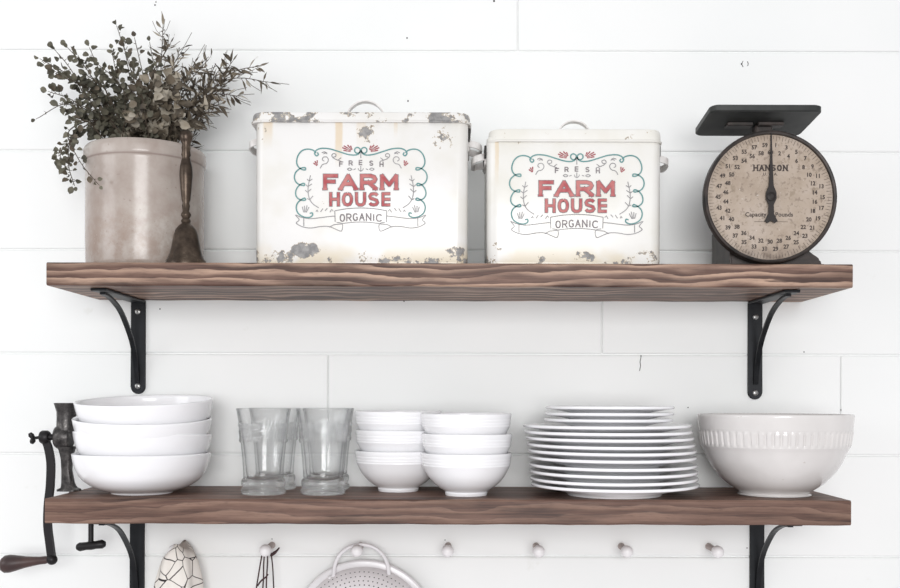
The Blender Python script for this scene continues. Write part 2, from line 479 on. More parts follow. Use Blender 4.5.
bracket(138, UB, Z(394, -.004, 138), 'black iron bracket under the left end of the upper shelf', (Z(312.5, -.005), Z(387, -.005)))
bracket(755, UB, Z(399.5, -.004, 755), 'black iron bracket under the right end of the upper shelf', (Z(317, -.005, 755), Z(393, -.005, 755)))
LH = UB - Z(396, -.004)
bracket(137.5, LB, LB-LH, 'black iron bracket under the left end of the lower shelf', (LB-.02, LB-LH+.014))
bracket(757.5, LB, LB-LH, 'black iron bracket under the right end of the lower shelf', (LB-.02, LB-LH+.014))

# ------------------------------------------------------------------ bread bins
Fh = {  # stroke letters in a unit box, v down
 'F': [[(0, 0), (0, 1)], [(0, 0), (1, 0)], [(0, .47), (.78, .47)]],
 'A': [[(0, 1), (.5, 0), (1, 1)], [(.2, .66), (.8, .66)]],
 'R': [[(0, 0), (0, 1)], [(0, 0), (.65, 0), (.92, .1), (1, .27), (.92, .45), (.65, .55), (0, .55)], [(.5, .55), (1, 1)]],
 'M': [[(0, 1), (0, 0), (.5, .72), (1, 0), (1, 1)]],
 'H': [[(0, 0), (0, 1)], [(1, 0), (1, 1)], [(0, .5), (1, .5)]],
 'O': [[(.5, 0), (.2, .06), (.03, .28), (0, .5), (.03, .72), (.2, .94), (.5, 1), (.8, .94), (.97, .72), (1, .5), (.97, .28), (.8, .06), (.5, 0)]],
 'U': [[(0, 0), (0, .65), (.08, .88), (.3, 1), (.7, 1), (.92, .88), (1, .65), (1, 0)]],
 'S': [[(.97, .17), (.8, .03), (.5, 0), (.18, .05), (.03, .22), (.12, .4), (.5, .5), (.88, .6), (.98, .78), (.82, .95), (.5, 1), (.18, .96), (.02, .82)]],
 'E': [[(1, 0), (0, 0), (0, 1), (1, 1)], [(0, .5), (.8, .5)]],
 'G': [[(.96, .18), (.75, .02), (.5, 0), (.2, .06), (.03, .28), (0, .5), (.03, .72), (.2, .94), (.5, 1), (.8, .96), (.98, .82), (.98, .55), (.6, .55)]],
 'N': [[(0, 1), (0, 0), (1, 1), (1, 0)]],
 'I': [[(.5, 0), (.5, 1)]],
 'C': [[(.96, .18), (.78, .03), (.5, 0), (.2, .06), (.03, .28), (0, .5), (.03, .72), (.2, .94), (.5, 1), (.78, .97), (.96, .82)]],
}
def letter(bm, ch, u0, u1, v0, v1, w, y, fn, skew=0):
    for st in Fh[ch]:
        pts = []
        for (a, b) in st:
            pts.append((u0+w/2+(u1-u0-w)*a, v0+w/2+(v1-v0-w)*b))
        if len(pts) == 2:   # extend straight ends so joints close square
            d = (Vector(pts[1])-Vector(pts[0])).normalized()*w/2
            if ch in 'FHEAR' : pts = [tuple(Vector(pts[0])-d), tuple(Vector(pts[1])+d)]
            if ch == 'R' and st[0] == (.5, .55): pass
        elif ch in 'MAUN':
            d0 = (Vector(pts[0])-Vector(pts[1])).normalized()*w/2; d1 = (Vector(pts[-1])-Vector(pts[-2])).normalized()*w/2
            pts = [tuple(Vector(pts[0])+d0)] + pts[1:-1] + [tuple(Vector(pts[-1])+d1)]
        if ch in 'AMNE' and len(pts) > 2:
            for i in range(len(pts)-1):
                a, b = Vector(pts[i]), Vector(pts[i+1]); d = (b-a).normalized()*w*.35
                aa = a - (d if i > 0 else d*0); bb = b + (d if i < len(pts)-2 else d*0)
                ribbon(bm, [aa, bb], w, y - .00002*i, fn)
        else:
            ribbon(bm, pts, w, y, fn)
def print_design(body, y, fn):
    """the FRESH FARM HOUSE ORGANIC design; units are the close-up's pixels"""
    mir = lambda pl: [(810-u, v) for u, v in pl]
    bm = new()
    teal = [
     [(402, 108), (398, 120), (384, 124), (373, 114), (374, 100), (386, 93), (399, 99), (403, 112), (392, 128), (370, 134), (335, 130), (290, 116), (240, 101), (195, 98), (168, 108), (158, 125), (168, 138), (178, 130), (172, 120)],
     [(166, 122), (150, 108), (120, 102), (92, 110), (72, 132), (62, 165), (68, 192), (88, 210), (108, 213), (108, 202), (92, 202), (74, 210), (56, 228), (50, 255), (60, 280), (80, 293), (102, 297), (103, 286), (88, 288), (70, 302), (58, 325), (58, 350), (72, 368), (94, 376), (110, 373), (104, 364), (84, 374), (66, 392), (60, 418), (70, 445), (95, 463), (125, 468), (146, 458), (145, 443), (132, 446)]]
    for pl in teal:
        for q in (pl, mir(pl)): ribbon(bm, catmull(q, 4), 7, y, fn)
    for cu in (386, 424):
        for k in range(10): pass
    o = link('scroll_border', bm, M['teal'], body); o['label'] = 'teal scalloped scroll border printed on the front'
    for spray in (([(352, 112), (306, 94)], [(354, 108), (314, 84)], [(357, 106), (334, 80)], [(360, 104), (350, 84)], [(350, 116), (312, 108)]),
                  ([(170, 192), (152, 176)], [(171, 190), (160, 166)], [(173, 188), (172, 162)])):
        for m_ in (0, 1):
            bm = new()
            for q0 in spray:
                q = mir(q0) if m_ else q0
                a, b = Vector(q[0]), Vector(q[1]); m = (a+b)/2
                ribbon(bm, [a, m], 3.6, y, fn); ribbon(bm, [m, b], 6.4, y, fn)
            o = link('petal_print', bm, M['wine'], body); o['label'] = 'small red petals printed beside the lettering'
    bm = new()
    grey = [
     [(180, 416), (150, 396), (132, 372), (124, 340), (124, 300), (132, 262), (136, 242)],
     [(124, 335), (108, 322)], [(124, 330), (140, 315)], [(126, 305), (110, 292)], [(126, 300), (144, 288)], [(130, 275), (118, 262)], [(131, 272), (146, 262)],
     [(136, 375), (118, 366)], [(134, 370), (150, 352)],
     [(188, 205), (200, 185), (222, 178), (232, 160), (222, 144), (204, 146), (200, 160), (210, 166)],
     [(302, 168), (280, 160), (262, 152), (250, 138), (258, 126), (272, 130), (270, 142), (258, 144)], [(285, 160), (300, 148)],
     [(196, 122), (210, 116), (224, 122)], [(205, 128), (215, 122), (226, 128)],
     [(332, 210), (345, 203), (358, 210), (345, 216), (334, 210)], [(366, 212), (378, 207)],
     [(100, 440), (92, 410)], [(105, 440), (104, 405)], [(110, 440), (118, 402)], [(114, 441), (128, 412)],
     [(165, 436), (172, 428), (176, 438)], [(190, 438), (202, 420)], [(214, 432), (226, 418)], [(240, 440), (250, 424), (258, 434)],
     [(405, 118), (405, 150)],
     # ribbon tails
     [(266, 460), (225, 464), (180, 470), (130, 474), (85, 466), (56, 454), (76, 480), (60, 498), (95, 518), (140, 524), (190, 516), (235, 516), (270, 530), (302, 540), (306, 502), (276, 494)],
     [(100, 470), (100, 514)], [(236, 520), (262, 506), (304, 502)], [(266, 432), (268, 492)],
    ]
    for pl in grey:
        for q in (pl, mir(pl)):
            ribbon(bm, catmull(q, 3) if len(q) > 3 else q, 4.2, y, fn)
    ribbon(bm, catmull([(266, 432), (330, 421), (405, 417), (480, 421), (544, 432)], 5), 4.2, y, fn)
    ribbon(bm, catmull([(306, 500), (355, 494), (405, 492), (455, 494), (504, 500)], 5), 4.2, y, fn)
    ribbon(bm, [(405, 192), (405, 220)], 4, y, fn)
    for s in (-1, 1): ribbon(bm, catmull([(405, 221), (405+s*10, 214), (405+s*14, 204)], 3), 3.4, y, fn)
    link('vine_and_banner_print', bm, M['grey_print'], body)
    bm = new()
    for ch, u, v in (('F', 300, 182), ('R', 351, 176), ('E', 405, 174), ('S', 461, 177), ('H', 516, 183)):
        letter(bm, ch, u-11, u+11, v-14, v+14, 5.5, y, fn)
    o = link('word_print', bm, M['dark_print'], body); o['label'] = 'word FRESH in small grey letters'
    bm = new()
    us = [290, 325, 360, 394, 430, 466, 484, 524]
    for i, ch in enumerate('ORGANIC'):
        dv = 5*((i-3)/3.0)**2
        letter(bm, ch, us[i]+2, us[i+1]-4, 444+dv, 486+dv, 6.5 if ch != 'I' else 6.5, y, fn)
    o = link('word_print', bm, M['dark_print'], body); o['label'] = 'word ORGANIC in grey letters'
    # FARM / HOUSE: dark outline below, red on top
    for (nm, mat, g, yy) in (('letter_outline', M['dark_print'], 3.2, y), ('word_print', M['red'], 0, y-.00025)):
        bm = new()
        for ch, u0, u1 in (('F', 205, 282), ('A', 290, 386), ('R', 402, 492), ('M', 510, 604)):
            letter(bm, ch, u0-g, u1+g, 236-g, 320+g, 18+2*g, yy, fn)
            for fu in {'F': [214], 'A': [297, 379], 'R': [411, 482], 'M': [519, 595]}[ch]: ribbon(bm, [(fu-12-g, 316), (fu+12+g, 316)], 8+2*g, yy, fn)
        o = link(nm, bm, mat, body); o['label'] = ('red word FARM' if g == 0 else 'grey outline of the word FARM')
        bm = new()
        for ch, u0, u1 in (('H', 238, 292), ('O', 306, 362), ('U', 376, 432), ('S', 446, 502), ('E', 517, 570)):
            letter(bm, ch, u0-g, u1+g, 334-g, 407+g, 13+2*g, yy, fn)
        o = link(nm, bm, mat, body); o['label'] = ('red word HOUSE' if g == 0 else 'grey outline of the word HOUSE')

def bread_bin(px0, px1, pyb, pyt, lid_py, lidx0, lidx1, hx0, hx1, hpy, yf, depth, label, matb, matl, uv0, sh, logo_v):
    yw = yf+.018
    cx = (X(px0, yw)+X(px1, yf))/2; w = X(px1, yf)-X(px0, yw)
    z0 = UT; hb = Z(pyt, yf, px0) - z0 + .010
    yc = yf + depth/2
    t = thing('bread_bin', label, 'bread bin', (cx, yc, z0), group='white enamel bread bins')
    r = .018; bm = new()
    def ring(z, ins, rr=r): return [(x, y, z) for x, y in rrect(-w/2+ins, w/2-ins, -depth/2+ins, depth/2-ins, rr)]
    loft(bm, [ring(0, .0025), ring(.0012, .0012), ring(.006, .001), ring(.008, .0003), ring(hb-.004, 0), ring(hb, .002)])
    body = link('body', bm, matb, t, smooth=.5)
    # lid with a rolled lower edge and a slightly domed top
    cl = (X(lidx0, yw)+X(lidx1, yf))/2 - cx; lw = X(lidx1, yf-.004)-X(lidx0, yw)
    lz0 = Z(pyt, yf-.004, px0)-z0; lz1 = Z(lid_py, yf-.004, px0)-z0; dd = depth+.010
    bm = new()
    def lring(z, ins, rr=.021): return [(cl+x, y, z) for x, y in rrect(-lw/2+ins, lw/2-ins, -dd/2+ins, dd/2-ins, rr)]
    loft(bm, [lring(lz0, .003), lring(lz0-.0008, .0004), lring(lz0+.0016, -.0006), lring(lz0+.0034, .0012), lring(lz1-.004, .002), lring(lz1-.0012, .0032), lring(lz1, .006), lring(lz1+.0012, .012, .018), lring(lz1+.0005, .02, .014)])
    lid = link('lid', bm, matl, t, smooth=.6)
    bm = new()
    hxa = X(hx0, yf+depth*.45)-cx; hxb = X(hx1, yf+depth*.45)-cx; ht = Z(hpy, yf+depth*.45, px0)-z0
    pts = []
    for k in range(17):
        a = PI*k/16; pts.append(((hxa+hxb)/2-(hxb-hxa)/2*math.cos(a), -depth*.05, lz1-.002+(ht-lz1+.002)*math.sin(a)**.8))
    strip(bm, pts, .014, .0022, Vector((0, 1, 0)))
    for xx in (hxa, hxb): box(bm, xx-.008, xx+.008, -depth*.05-.009, -depth*.05+.009, lz1-.001, lz1+.0015, .0006, 1)
    link('lid_handle', bm, M['tin_plain'], lid, smooth=.6)
    # side handles: small bail brackets on each end
    for s, hz in ((-1, sh[0]), (1, sh[1])):
        bm = new(); zc = hz - z0
        xb = s*w/2
        box(bm, min(xb-s*.0005, xb+s*.003), max(xb-s*.0005, xb+s*.003), -.035, .035, zc-.008, zc+.012, .001, 1)
        path = [(xb+s*.002, -.030, zc+.006), (xb+s*.014, -.030, zc+.003), (xb+s*.021, -.024, zc), (xb+s*.023, 0, zc-.001), (xb+s*.021, .024, zc), (xb+s*.014, .030, zc+.003), (xb+s*.002, .030, zc+.006)]
        strip(bm, catmull(path, 4), .011, .003, Vector((0, 0, 1)))
        link('side_handle', bm, M['tin_plain'], t, smooth=.7)
    # dark strip under the lid edge at both ends
    for s in (-1, 1):
        bm = new(); box(bm, s*(w/2+.0018)-.0016, s*(w/2+.0018)+.0016, -.055, depth/2-.02, lz0-.016, lz0+.001, .0005, 1)
        o = link('lid_side_rim', bm, M['tin_dark'], t); o['label'] = 'dark strip below the lid edge'
    u0, v0, kx = uv0
    ypl = yf - .0004
    def fn(p):
        q = P(u0 + p[0]*kx/5.347, v0 + (p[1]+logo_v)/5.347, ypl); return (q.x-cx, q.z-z0)
    print_design(body, -depth/2-.0004, fn)
    return t
YF = -.215
m1 = mat_tin('chipped_white_enamel', .335, .24, 3.1, streaks=((-.036, .0075, .150, .20, .55), (.0, .010, .17, .235, .25), (-.150, .010, .18, .23, .45), (.055, .004, .20, .23, .3)),
             blobs=((-.145, .014, .045, .020, .95), (.150, .016, .030, .018, .95), (-.09, .022, .028, .018, .9), (-.160, .215, .012, .03, .8), (.140, .205, .034, .030, .62), (.012, .207, .026, .030, .40)))
m1l = mat_tin('chipped_white_enamel_lid', .345, .26, 5.3, amount=1.1, blobs=((-.14, .236, .05, .02, 1.0), (.14, .236, .05, .02, 1.0), (.0, .236, .22, .02, .62)))
bread_bin(256, 467.5, 264, 121.5, 111, 251.5, 470.5, 345, 385, 101.5, YF, .185,
          'large white enamel bread bin with chipped paint, taller of the two', m1, m1l, (285, 130, 1.0), (Z(150, -.12), Z(152, -.12)), 0)
m2 = mat_tin('worn_cream_enamel', .28, .20, 8.9, amount=.85, base=(231, 230, 226), streaks=((-.125, .004, .12, .18, .45),),
             blobs=((.015, .012, .024, .014, 1.15), (.115, .012, .028, .018, 1.1), (.07, .006, .04, .012, .9), (-.125, .016, .014, .026, 1.0)))
m2l = mat_tin('worn_cream_enamel_lid', .28, .21, 2.2, amount=.6, base=(233, 232, 228), blobs=((-.03, .206, .24, .008, .7),))
bread_bin(486, 661.5, 264, 141, 128, 486.5, 663, 556, 590, 121.5, YF+.002, .165,
          'small white enamel bread bin with cream stains, shorter of the two', m2, m2l, (500, 140, 1.014), (Z(166, -.12), Z(167, -.12)), -19)

# ------------------------------------------------------------------ crock
CR = .1000; CYY = -.110; CXX = X(145, CYY)
crh = Z(137.5, CYY-CR) - UT
t = thing('stoneware_crock', 'beige grey glazed stoneware crock full of dried branches', 'crock', (CXX, CYY, UT))
bm = new()
b = CR-.003
lathe(bm, [(0, .001), (b-.008, .0), (b-.003, .003), (b-.001, .010), (b, .05), (b, crh-.030), (b+.0005, crh-.026), (b+.003, crh-.0225), (CR, crh-.019), (CR+.0005, crh-.010), (CR, crh-.004), (CR-.003, crh), (CR-.009, crh), (CR-.012, crh-.004), (CR-.012, crh-.03), (CR-.012, .012), (0, .012)], 96)
link('pot', bm, M['crock'], t, smooth=.8)
bm = new(); lathe(bm, [(0, .155), (CR-.0125, .152)], 32)
for v in bm.verts: v.co.z += random.uniform(-.004, .004)
link('filling', bm, M['soil'], t)

# ------------------------------------------------------------------ hand bell
BY = -.200; by_x = X(185.5, BY)
s = S(1, BY)
t = thing('hand_bell', 'tarnished brass hand bell with a slim turned handle', 'bell', (by_x, BY, UT+.0002))
zz = lambda py: (Z(py, BY, 185) - UT)
bm = new()
skirt = [(19.6, 263), (19.6, 261.5), (18.2, 259.5), (16.2, 255), (14.6, 249), (13.2, 242), (11.8, 235), (10.2, 230), (7.6, 226.5), (4.6, 224), (3.6, 222)]
outer = [(r*s, zz(p)) for r, p in skirt]
outer[0] = (outer[0][0], 0)
inner = [(max(r-.0028, .0), z-.002) for r, z in outer[::-1] if z-.002 > 0]
lathe(bm, outer + [(0, outer[-1][1])], 48)
lathe(bm, [(0, inner[0][1]-.004)] + inner[1:] + [(outer[0][0]-.0028, 0), (outer[0][0], 0)], 48)
link('bell_cup', bm, M['brass'], t, smooth=.9)
bm = new()
hp = [(0, 223), (4.2, 223), (5.0, 221), (3.4, 218.5), (4.9, 216), (5.0, 214.5), (3.2, 211.5), (4.0, 206), (3.3, 203), (4.4, 200), (5.6, 188), (6.6, 176), (6.2, 168), (4.8, 161), (3.7, 157.5), (4.8, 155.5), (4.0, 151), (4.6, 148), (3.8, 145), (5.6, 141), (6.9, 137), (6.0, 133), (3.4, 131), (0, 130.5)]
lathe(bm, [(r*s, zz(p)) for r, p in hp], 24)
link('handle', bm, M['brass'], t, smooth=.9)
bm = new(); tube(bm, [(0, 0, .035), (0, 0, .012)], .0015, 8); bmesh.ops.create_icosphere(bm, subdivisions=2, radius=.006, matrix=Matrix.Translation((0, 0, .010)))
link('clapper', bm, M['crank_iron'], t)

# ------------------------------------------------------------------ dried branches in the crock
rp = random.Random(21)
def leaf_round(bm, c, d, size, nrm, mi):
    """small cupped oval leaf on a short stalk"""
    d = d.normalized(); s = d.cross(nrm)
    if s.length < 1e-3: s = Vector((1, 0, 0))
    s.normalize(); n = s.cross(d).normalized()
    L = size; W = size*rp.uniform(.62, .9); cup = rp.uniform(.1, .9)*size
    pts = [(0, 0), (.18, .34), (.45, .5), (.75, .38), (1, 0), (.75, -.38), (.45, -.5), (.18, -.34)]
    vs = [bm.verts.new(c + d*L*(.15+a) + s*W*b + n*cup*(abs(b)*2)**1.5*.5) for a, b in pts]
    mid = bm.verts.new(c + d*L*.6 - n*cup*.15)
    for i in range(8):
        f = bm.faces.new((vs[i], vs[(i+1) % 8], mid)); f.material_index = mi; f.smooth = True
def leaf_slim(bm, c, d, size, nrm, mi):
    d = d.normalized(); s = d.cross(nrm)
    if s.length < 1e-3: s = Vector((1, 0, 0))
    s.normalize(); n = s.cross(d).normalized()
    L = size*1.15; W = size*rp.uniform(.26, .46); curl = rp.uniform(-1.1, 1.1)*size
    prev = None
    for k in range(6):
        a = k/5; w = W*math.sin(PI*(a*.86+.07)); c0 = c + d*L*a + n*curl*a*a
        tw = s*math.cos(a*1.2) + n*math.sin(a*1.2)
        cur = (bm.verts.new(c0+tw*w/2), bm.verts.new(c0-tw*w/2))
        if prev: 
            f = bm.faces.new((prev[0], cur[0], cur[1], prev[1])); f.material_index = mi; f.smooth = True
        prev = cur
RIM = UT + crh
def sprig(tip, kind, label=None, n=None, base=None, droop=False, leafsize=1.0, tail=.0, start=.22):
    root = Vector((CXX + rp.uniform(-.045, .045), CYY + rp.uniform(-.04, .03), UT+.158)) if base is None else base
    tipv = tip
    d = tipv - root
    if droop:
        side = 1 if tipv.x > CXX else -1
        edge = Vector((CXX + side*(CR+.006), root.y*.5+tipv.y*.5, RIM+.020))
        hi = Vector((CXX + side*CR*.55, root.y, RIM+.045))
        pts = catmull([root, hi, edge, edge*.45+tipv*.55+Vector((side*.010, 0, 0)), tipv], 6)
    else:
        # stay inside the mouth of the crock, then lean out
        mouth = Vector((max(min(root.x + d.x*.25, CXX+CR*.66), CXX-CR*.66), root.y + d.y*.2, RIM+.004))
        bulge = Vector((d.x*.04, rp.uniform(-.012, .012), abs(d.x)*.16 + rp.uniform(.0, .02)))
        pts = catmull([root, mouth, mouth*.5+tipv*.5+bulge, tipv], 7)
    L = sum((b-a).length for a, b in zip(pts, pts[1:]))
    base_pt = root
    t = thing('dried_branch', label or {'round': 'dried branch of small round grey-green leaves standing in the crock', 'pale': 'short dried branch of pale beige leaves low at the front of the crock', 'slim': 'dried branch of slim curled brown leaves standing in the crock'}[kind],
              'dried branch', base_pt, group={'round': 'round leaved dried branches in the crock', 'pale': 'pale leaved dried branches in the crock', 'slim': 'slim leaved dried branches in the crock'}[kind])
    loc = [p-base_pt for p in pts]
    bm = new(); N = len(loc)
    tube(bm, loc, [.0013*(1-.6*i/N) for i in range(N)], 5)
    bl = new()
    n = n or int(L/.0064)
    for i in range(n):
        a = start + (1-start)*i/max(n-1, 1)
        x = a*(N-1); k = min(int(x), N-2); p = loc[k].lerp(loc[k+1], x-k); tg = (loc[k+1]-loc[k]).normalized()
        az = rp.uniform(0, 2*PI)
        perp = tg.orthogonal().normalized(); perp.rotate(Matrix.Rotation(az, 3, tg))
        dd = (perp*rp.uniform(.7, 1.1) + tg*rp.uniform(.2, .8)).normalized()
        if i == n-1: dd = tg
        nr = Vector((rp.uniform(-.6, .6), -1+rp.uniform(-.5, .5), rp.uniform(-.6, .8)))
        size = rp.uniform(.0105, .0185)*leafsize*(1-.25*a)
        hidden = p + base_pt
        inside = hidden.z < RIM + .002 and (Vector((hidden.x-CXX, hidden.y-CYY)).length < CR+.005)
        if inside: continue
        st = p + dd*.004
        tube(bm, [p, st], .0005, 3, False)
        tipw = st + dd*size*1.4 + base_pt
        if tipw.y > -.004: dd.y = -abs(dd.y)
        if tipw.z < RIM+.004 and Vector((tipw.x-CXX, tipw.y-CYY)).length < CR+.004 and not droop: dd.z = abs(dd.z)
        if kind == 'slim':
            leaf_slim(bl, st, dd, size*1.25, nr, 0 if rp.random() < .8 else 1)
        else:
            leaf_round(bl, st, dd, size*(1.25 if kind == 'pale' else 1), nr, 1 if rp.random() < (.55 if kind == 'pale' else .1) else 0)
        if kind == 'slim' and rp.random() < .25:
            tw = [p, p+dd*.012+tg*.006, p+dd*.02+tg*.018]; tube(bm, tw, .0005, 3, False)
    link('stem', bm, M['stem'], t)
    m0 = {'round': M['leaf_dark'], 'slim': M['leaf_brown'], 'pale': M['leaf_brown']}[kind]
    o = link('leaves', bl, m0, t, extra=(M['leaf_pale'] if kind != 'round' else M['leaf_brown'],))
rounds = [(42, 60), (55, 50), (68, 48), (79, 58), (90, 49), (100, 66), (112, 52), (117, 27), (124, 46), (135, 40), (150, 44), (56, 72), (66, 78),
          (78, 84), (50, 92), (62, 104), (72, 112), (88, 76), (101, 88), (118, 72), (130, 62), (140, 76), (124, 92), (106, 106), (88, 100), (76, 122), (142, 96), (156, 66), (96, 118), (112, 122), (130, 116)]
for px, py in rounds:
    yy = CYY + rp.uniform(-.085, .06)
    sparse = py < 52
    sprig(P(px, py, yy), 'round', start=.3, n=(17 if sparse else None), leafsize=1.0)
sprig(P(38, 118, CYY-.02), 'round', 'thin bare dried twig with one leaf, reaching farthest left', n=7, start=.35)
sprig(P(74, 184, CYY-.06), 'round', 'dried leafy branch drooping lowest over the crock\'s left side', droop=True, n=46, start=.2)
sprig(P(60, 160, CYY-.02), 'round', 'dried leafy branch drooping over the crock, outermost on its left', droop=True, n=38, start=.2)
sprig(P(98, 184, CYY-.112), 'round', 'thin dried twig hanging in front of the crock\'s left edge', droop=True, n=16, start=.5, leafsize=.8)
for px, py in [(140, 92), (152, 84), (162, 96), (172, 88), (150, 108), (166, 112), (180, 104), (136, 110), (158, 122), (176, 120), (186, 118), (168, 76)]:
    sprig(P(px, py, CYY-rp.uniform(.03, .085)), 'pale', start=.35, leafsize=1.15)
slims = [(163, 27), (170, 44), (181, 52), (194, 64), (186, 76), (208, 60), (214, 78), (222, 66), (232, 62), (205, 92), (198, 106), (238, 96), (226, 84), (212, 112), (196, 84), (176, 66), (220, 104), (204, 122)]
for px, py in slims:
    sprig(P(px, py, CYY + rp.uniform(-.07, .06)), 'slim', start=.3)
sprig(P(268, 82, CYY-.01), 'slim', 'dried slim-leaved branch reaching farthest right, above the large bread bin', n=26, start=.35)
sprig(P(258, 66, CYY-.03), 'slim', 'dried slim-leaved branch arching high to the right of the crock', n=26, start=.35)

# ------------------------------------------------------------------ kitchen scale
SY = -.212                         # plane of the dial
scx, scz = X(770, SY), Z(197, SY, 770)
SR = S(66.5, SY)
t = thing('kitchen_scale', 'antique dial kitchen scale with a flat dark platform on top', 'kitchen scale', (scx, -.12, UT))
L = lambda px, py, y: (lambda q: (q.x-scx, q.z-UT))(P(px, py, y))
dz = scz-UT; dy = SY+.12
# housing behind the dial
bm = new()
hy0, hy1 = -.190+.12, -.070+.12
xl = L(711.5, 250, -.070)[0]; xr = L(796, 250, -.165)[0]
poly = [(xl, .0), (xl, .075), (xl+.012, .105), (-.035, .175), (.035, .175), (xr-.005, .10), (xr, .05), (xr+.006, .030), (xr+.022, .022), (xr+.032, .014), (xr+.036, 0)]
prism(bm, poly, hy0, hy1)
bmesh.ops.bevel(bm, geom=[e for e in bm.edges], offset=.003, segments=2, affect='EDGES')
link('housing', bm, M['scale_iron'], t, smooth=.5)
bm = new()
box(bm, xl-.002, xr+.038, hy0-.004, hy1+.004, 0, .006, .002, 2)
link('base', bm, M['scale_iron'], t)
bm = new()
lathe(bm, [(0, 0), (SR-.002, 0), (SR, .002), (SR, .014), (SR-.001, .017), (SR-.0030, .018), (SR-.0055, .017), (SR-.0062, .012), (0, .012)], 96, (0, dy+.014, dz), '-Y')
link('dial_rim', bm, M['scale_iron'], t, smooth=.6)
# dial face disc: object origin at its centre
bm = new()
lathe(bm, [(0, 0), (SR-.0064, 0), (SR-.0064, .0012), (0, .0012)], 96, (0, 0, 0), '-Y')
face = link('dial_face', bm, M['dial'], t, loc=(0, dy+.0030, dz))
# ink
bm = new(); yi = -.0015; R0 = SR-.0064
for i in range(240):
    a = 2*PI*i/240
    if i % 4 == 0: r0, r1, w = R0*.905, R0*.985, .0006
    elif i % 2 == 0: r0, r1, w = R0*.93, R0*.985, .00045
    else: continue
    c_, s_ = math.sin(a), math.cos(a)
    ribbon(bm, [(r0*c_, r0*s_), (r1*c_, r1*s_)], w, yi, lambda p: (p[0], p[1]))
for n in range(1, 61):
    a = 2*PI*n/60
    r = R0*.835 if n % 2 else R0*.715
    text_mesh(bm, str(n), .0092, r*math.sin(a), r*math.cos(a), yi, 0, .00034, .95)
k = S(1, SY)
# the maker's word in slab letters
def serif_word(s, u0, u1, v0, v1, w, slab=True):
    n = len(s); cw = (u1-u0)/n
    for i, ch in enumerate(s):
        a, b2 = u0+i*cw+.5, u0+(i+1)*cw-.5
        letter(bm, ch, a, b2, v0, v1, w, yi, lambda p: ((p[0]-770)*k, -(p[1]-197)*k))
        if slab:
            for uu in {'H': (a, b2), 'A': (a, b2), 'N': (a, b2), 'S': (), 'O': ()}[ch]:
                for vv in (v0+.2, v1-.2):
                    ribbon(bm, [(uu-.9, vv), (uu+.9, vv)], .7, yi-.00003, lambda p: ((p[0]-770)*k, -(p[1]-197)*k))
serif_word('HANSON', 752.5, 788, 164.5, 170.8, 1.45)
text_mesh(bm, 'U.  S.  A.', .0065, 0, 23*k, yi, 0, .0001)
text_mesh(bm, 'Capacity', .0098, -14.5*k, -17.5*k, yi, 0, .0002)
text_mesh(bm, 'Pounds', .0098, 14*k, -17.5*k, yi, 0, .0002)
ribbon(bm, [(754, 221.5), (786, 221.5)], .35, yi, lambda p: ((p[0]-770)*k, -(p[1]-197)*k))
link('dial_markings', bm, M['ink'], face)
# pointer
bm = new()
K = lambda u, v: ((u-770)*k, -(v-197)*k)
prism(bm, [K(769.6, 133.5), K(770.4, 133.5), K(771.2, 160), K(772.4, 186), K(775.2, 193), K(775.4, 199), K(772.6, 205), K(772.8, 214), K(776.5, 221.5), K(773.5, 223.5), K(770, 221), K(766.5, 223.5), K(763.5, 221.5), K(767.2, 214), K(767.4, 205), K(764.6, 199), K(764.8, 193), K(767.6, 186), K(768.8, 160)], dy-.0040, dy-.0024)
lathe(bm, [(0, 0), (.0075, 0), (.0072, .003), (.003, .0045), (0, .0045)], 20, (0, dy-.0030, dz), '-Y')
for v in list(bm.verts)[:38]: v.co.z += dz
link('pointer', bm, M['hand'], t)
bm = new(); lathe(bm, [(0, 0), (.004, 0), (.004, .009), (0, .009)], 12, (0, dy+.004, dz), '-Y'); link('spindle', bm, M['hand'], t)
# platform, its support post and cross bar
PYF, PYB = -.232, -.118
zt = Z(104.2, PYF, 768)-UT; zb = Z(111, PYF, 768)-UT
xa, xb = L(711, 104, PYF)[0], L(823.5, 104, PYF)[0]
bm = new()
rings = []
for z, ins in ((zb-.0002, .002), (zb+.0015, 0), (zt-.0015, 0), (zt, .002)):
    rings.append([(x, y, z) for x, y in rrect(xa+ins, xb-ins, PYF+.12+ins, PYB+.12-ins, .012, 5)])
for r_i in rings:
    for q_i in range(len(r_i)):
        a_, b_, c_ = r_i[q_i]; r_i[q_i] = (a_, b_, c_ - .010*(b_-(PYF+.12))/(PYB-PYF))
loft(bm, rings)
link('platform', bm, M['platform'], t, smooth=.5)
bm = new()
yc = (PYF+PYB)/2+.12
xc_ = (xa+xb)/2
box(bm, xc_-.050, xc_-.008, yc-.010, yc+.010, zb-.010, zb-.004, .001, 1)
box(bm, xc_+.000, xc_+.042, yc-.012, yc+.008, zb-.010, zb-.004, .001, 1)
box(bm, -.014, .014, yc-.002, yc+.020, .17, zb-.006, .002, 1)
link('platform_support', bm, M['scale_iron'], t)

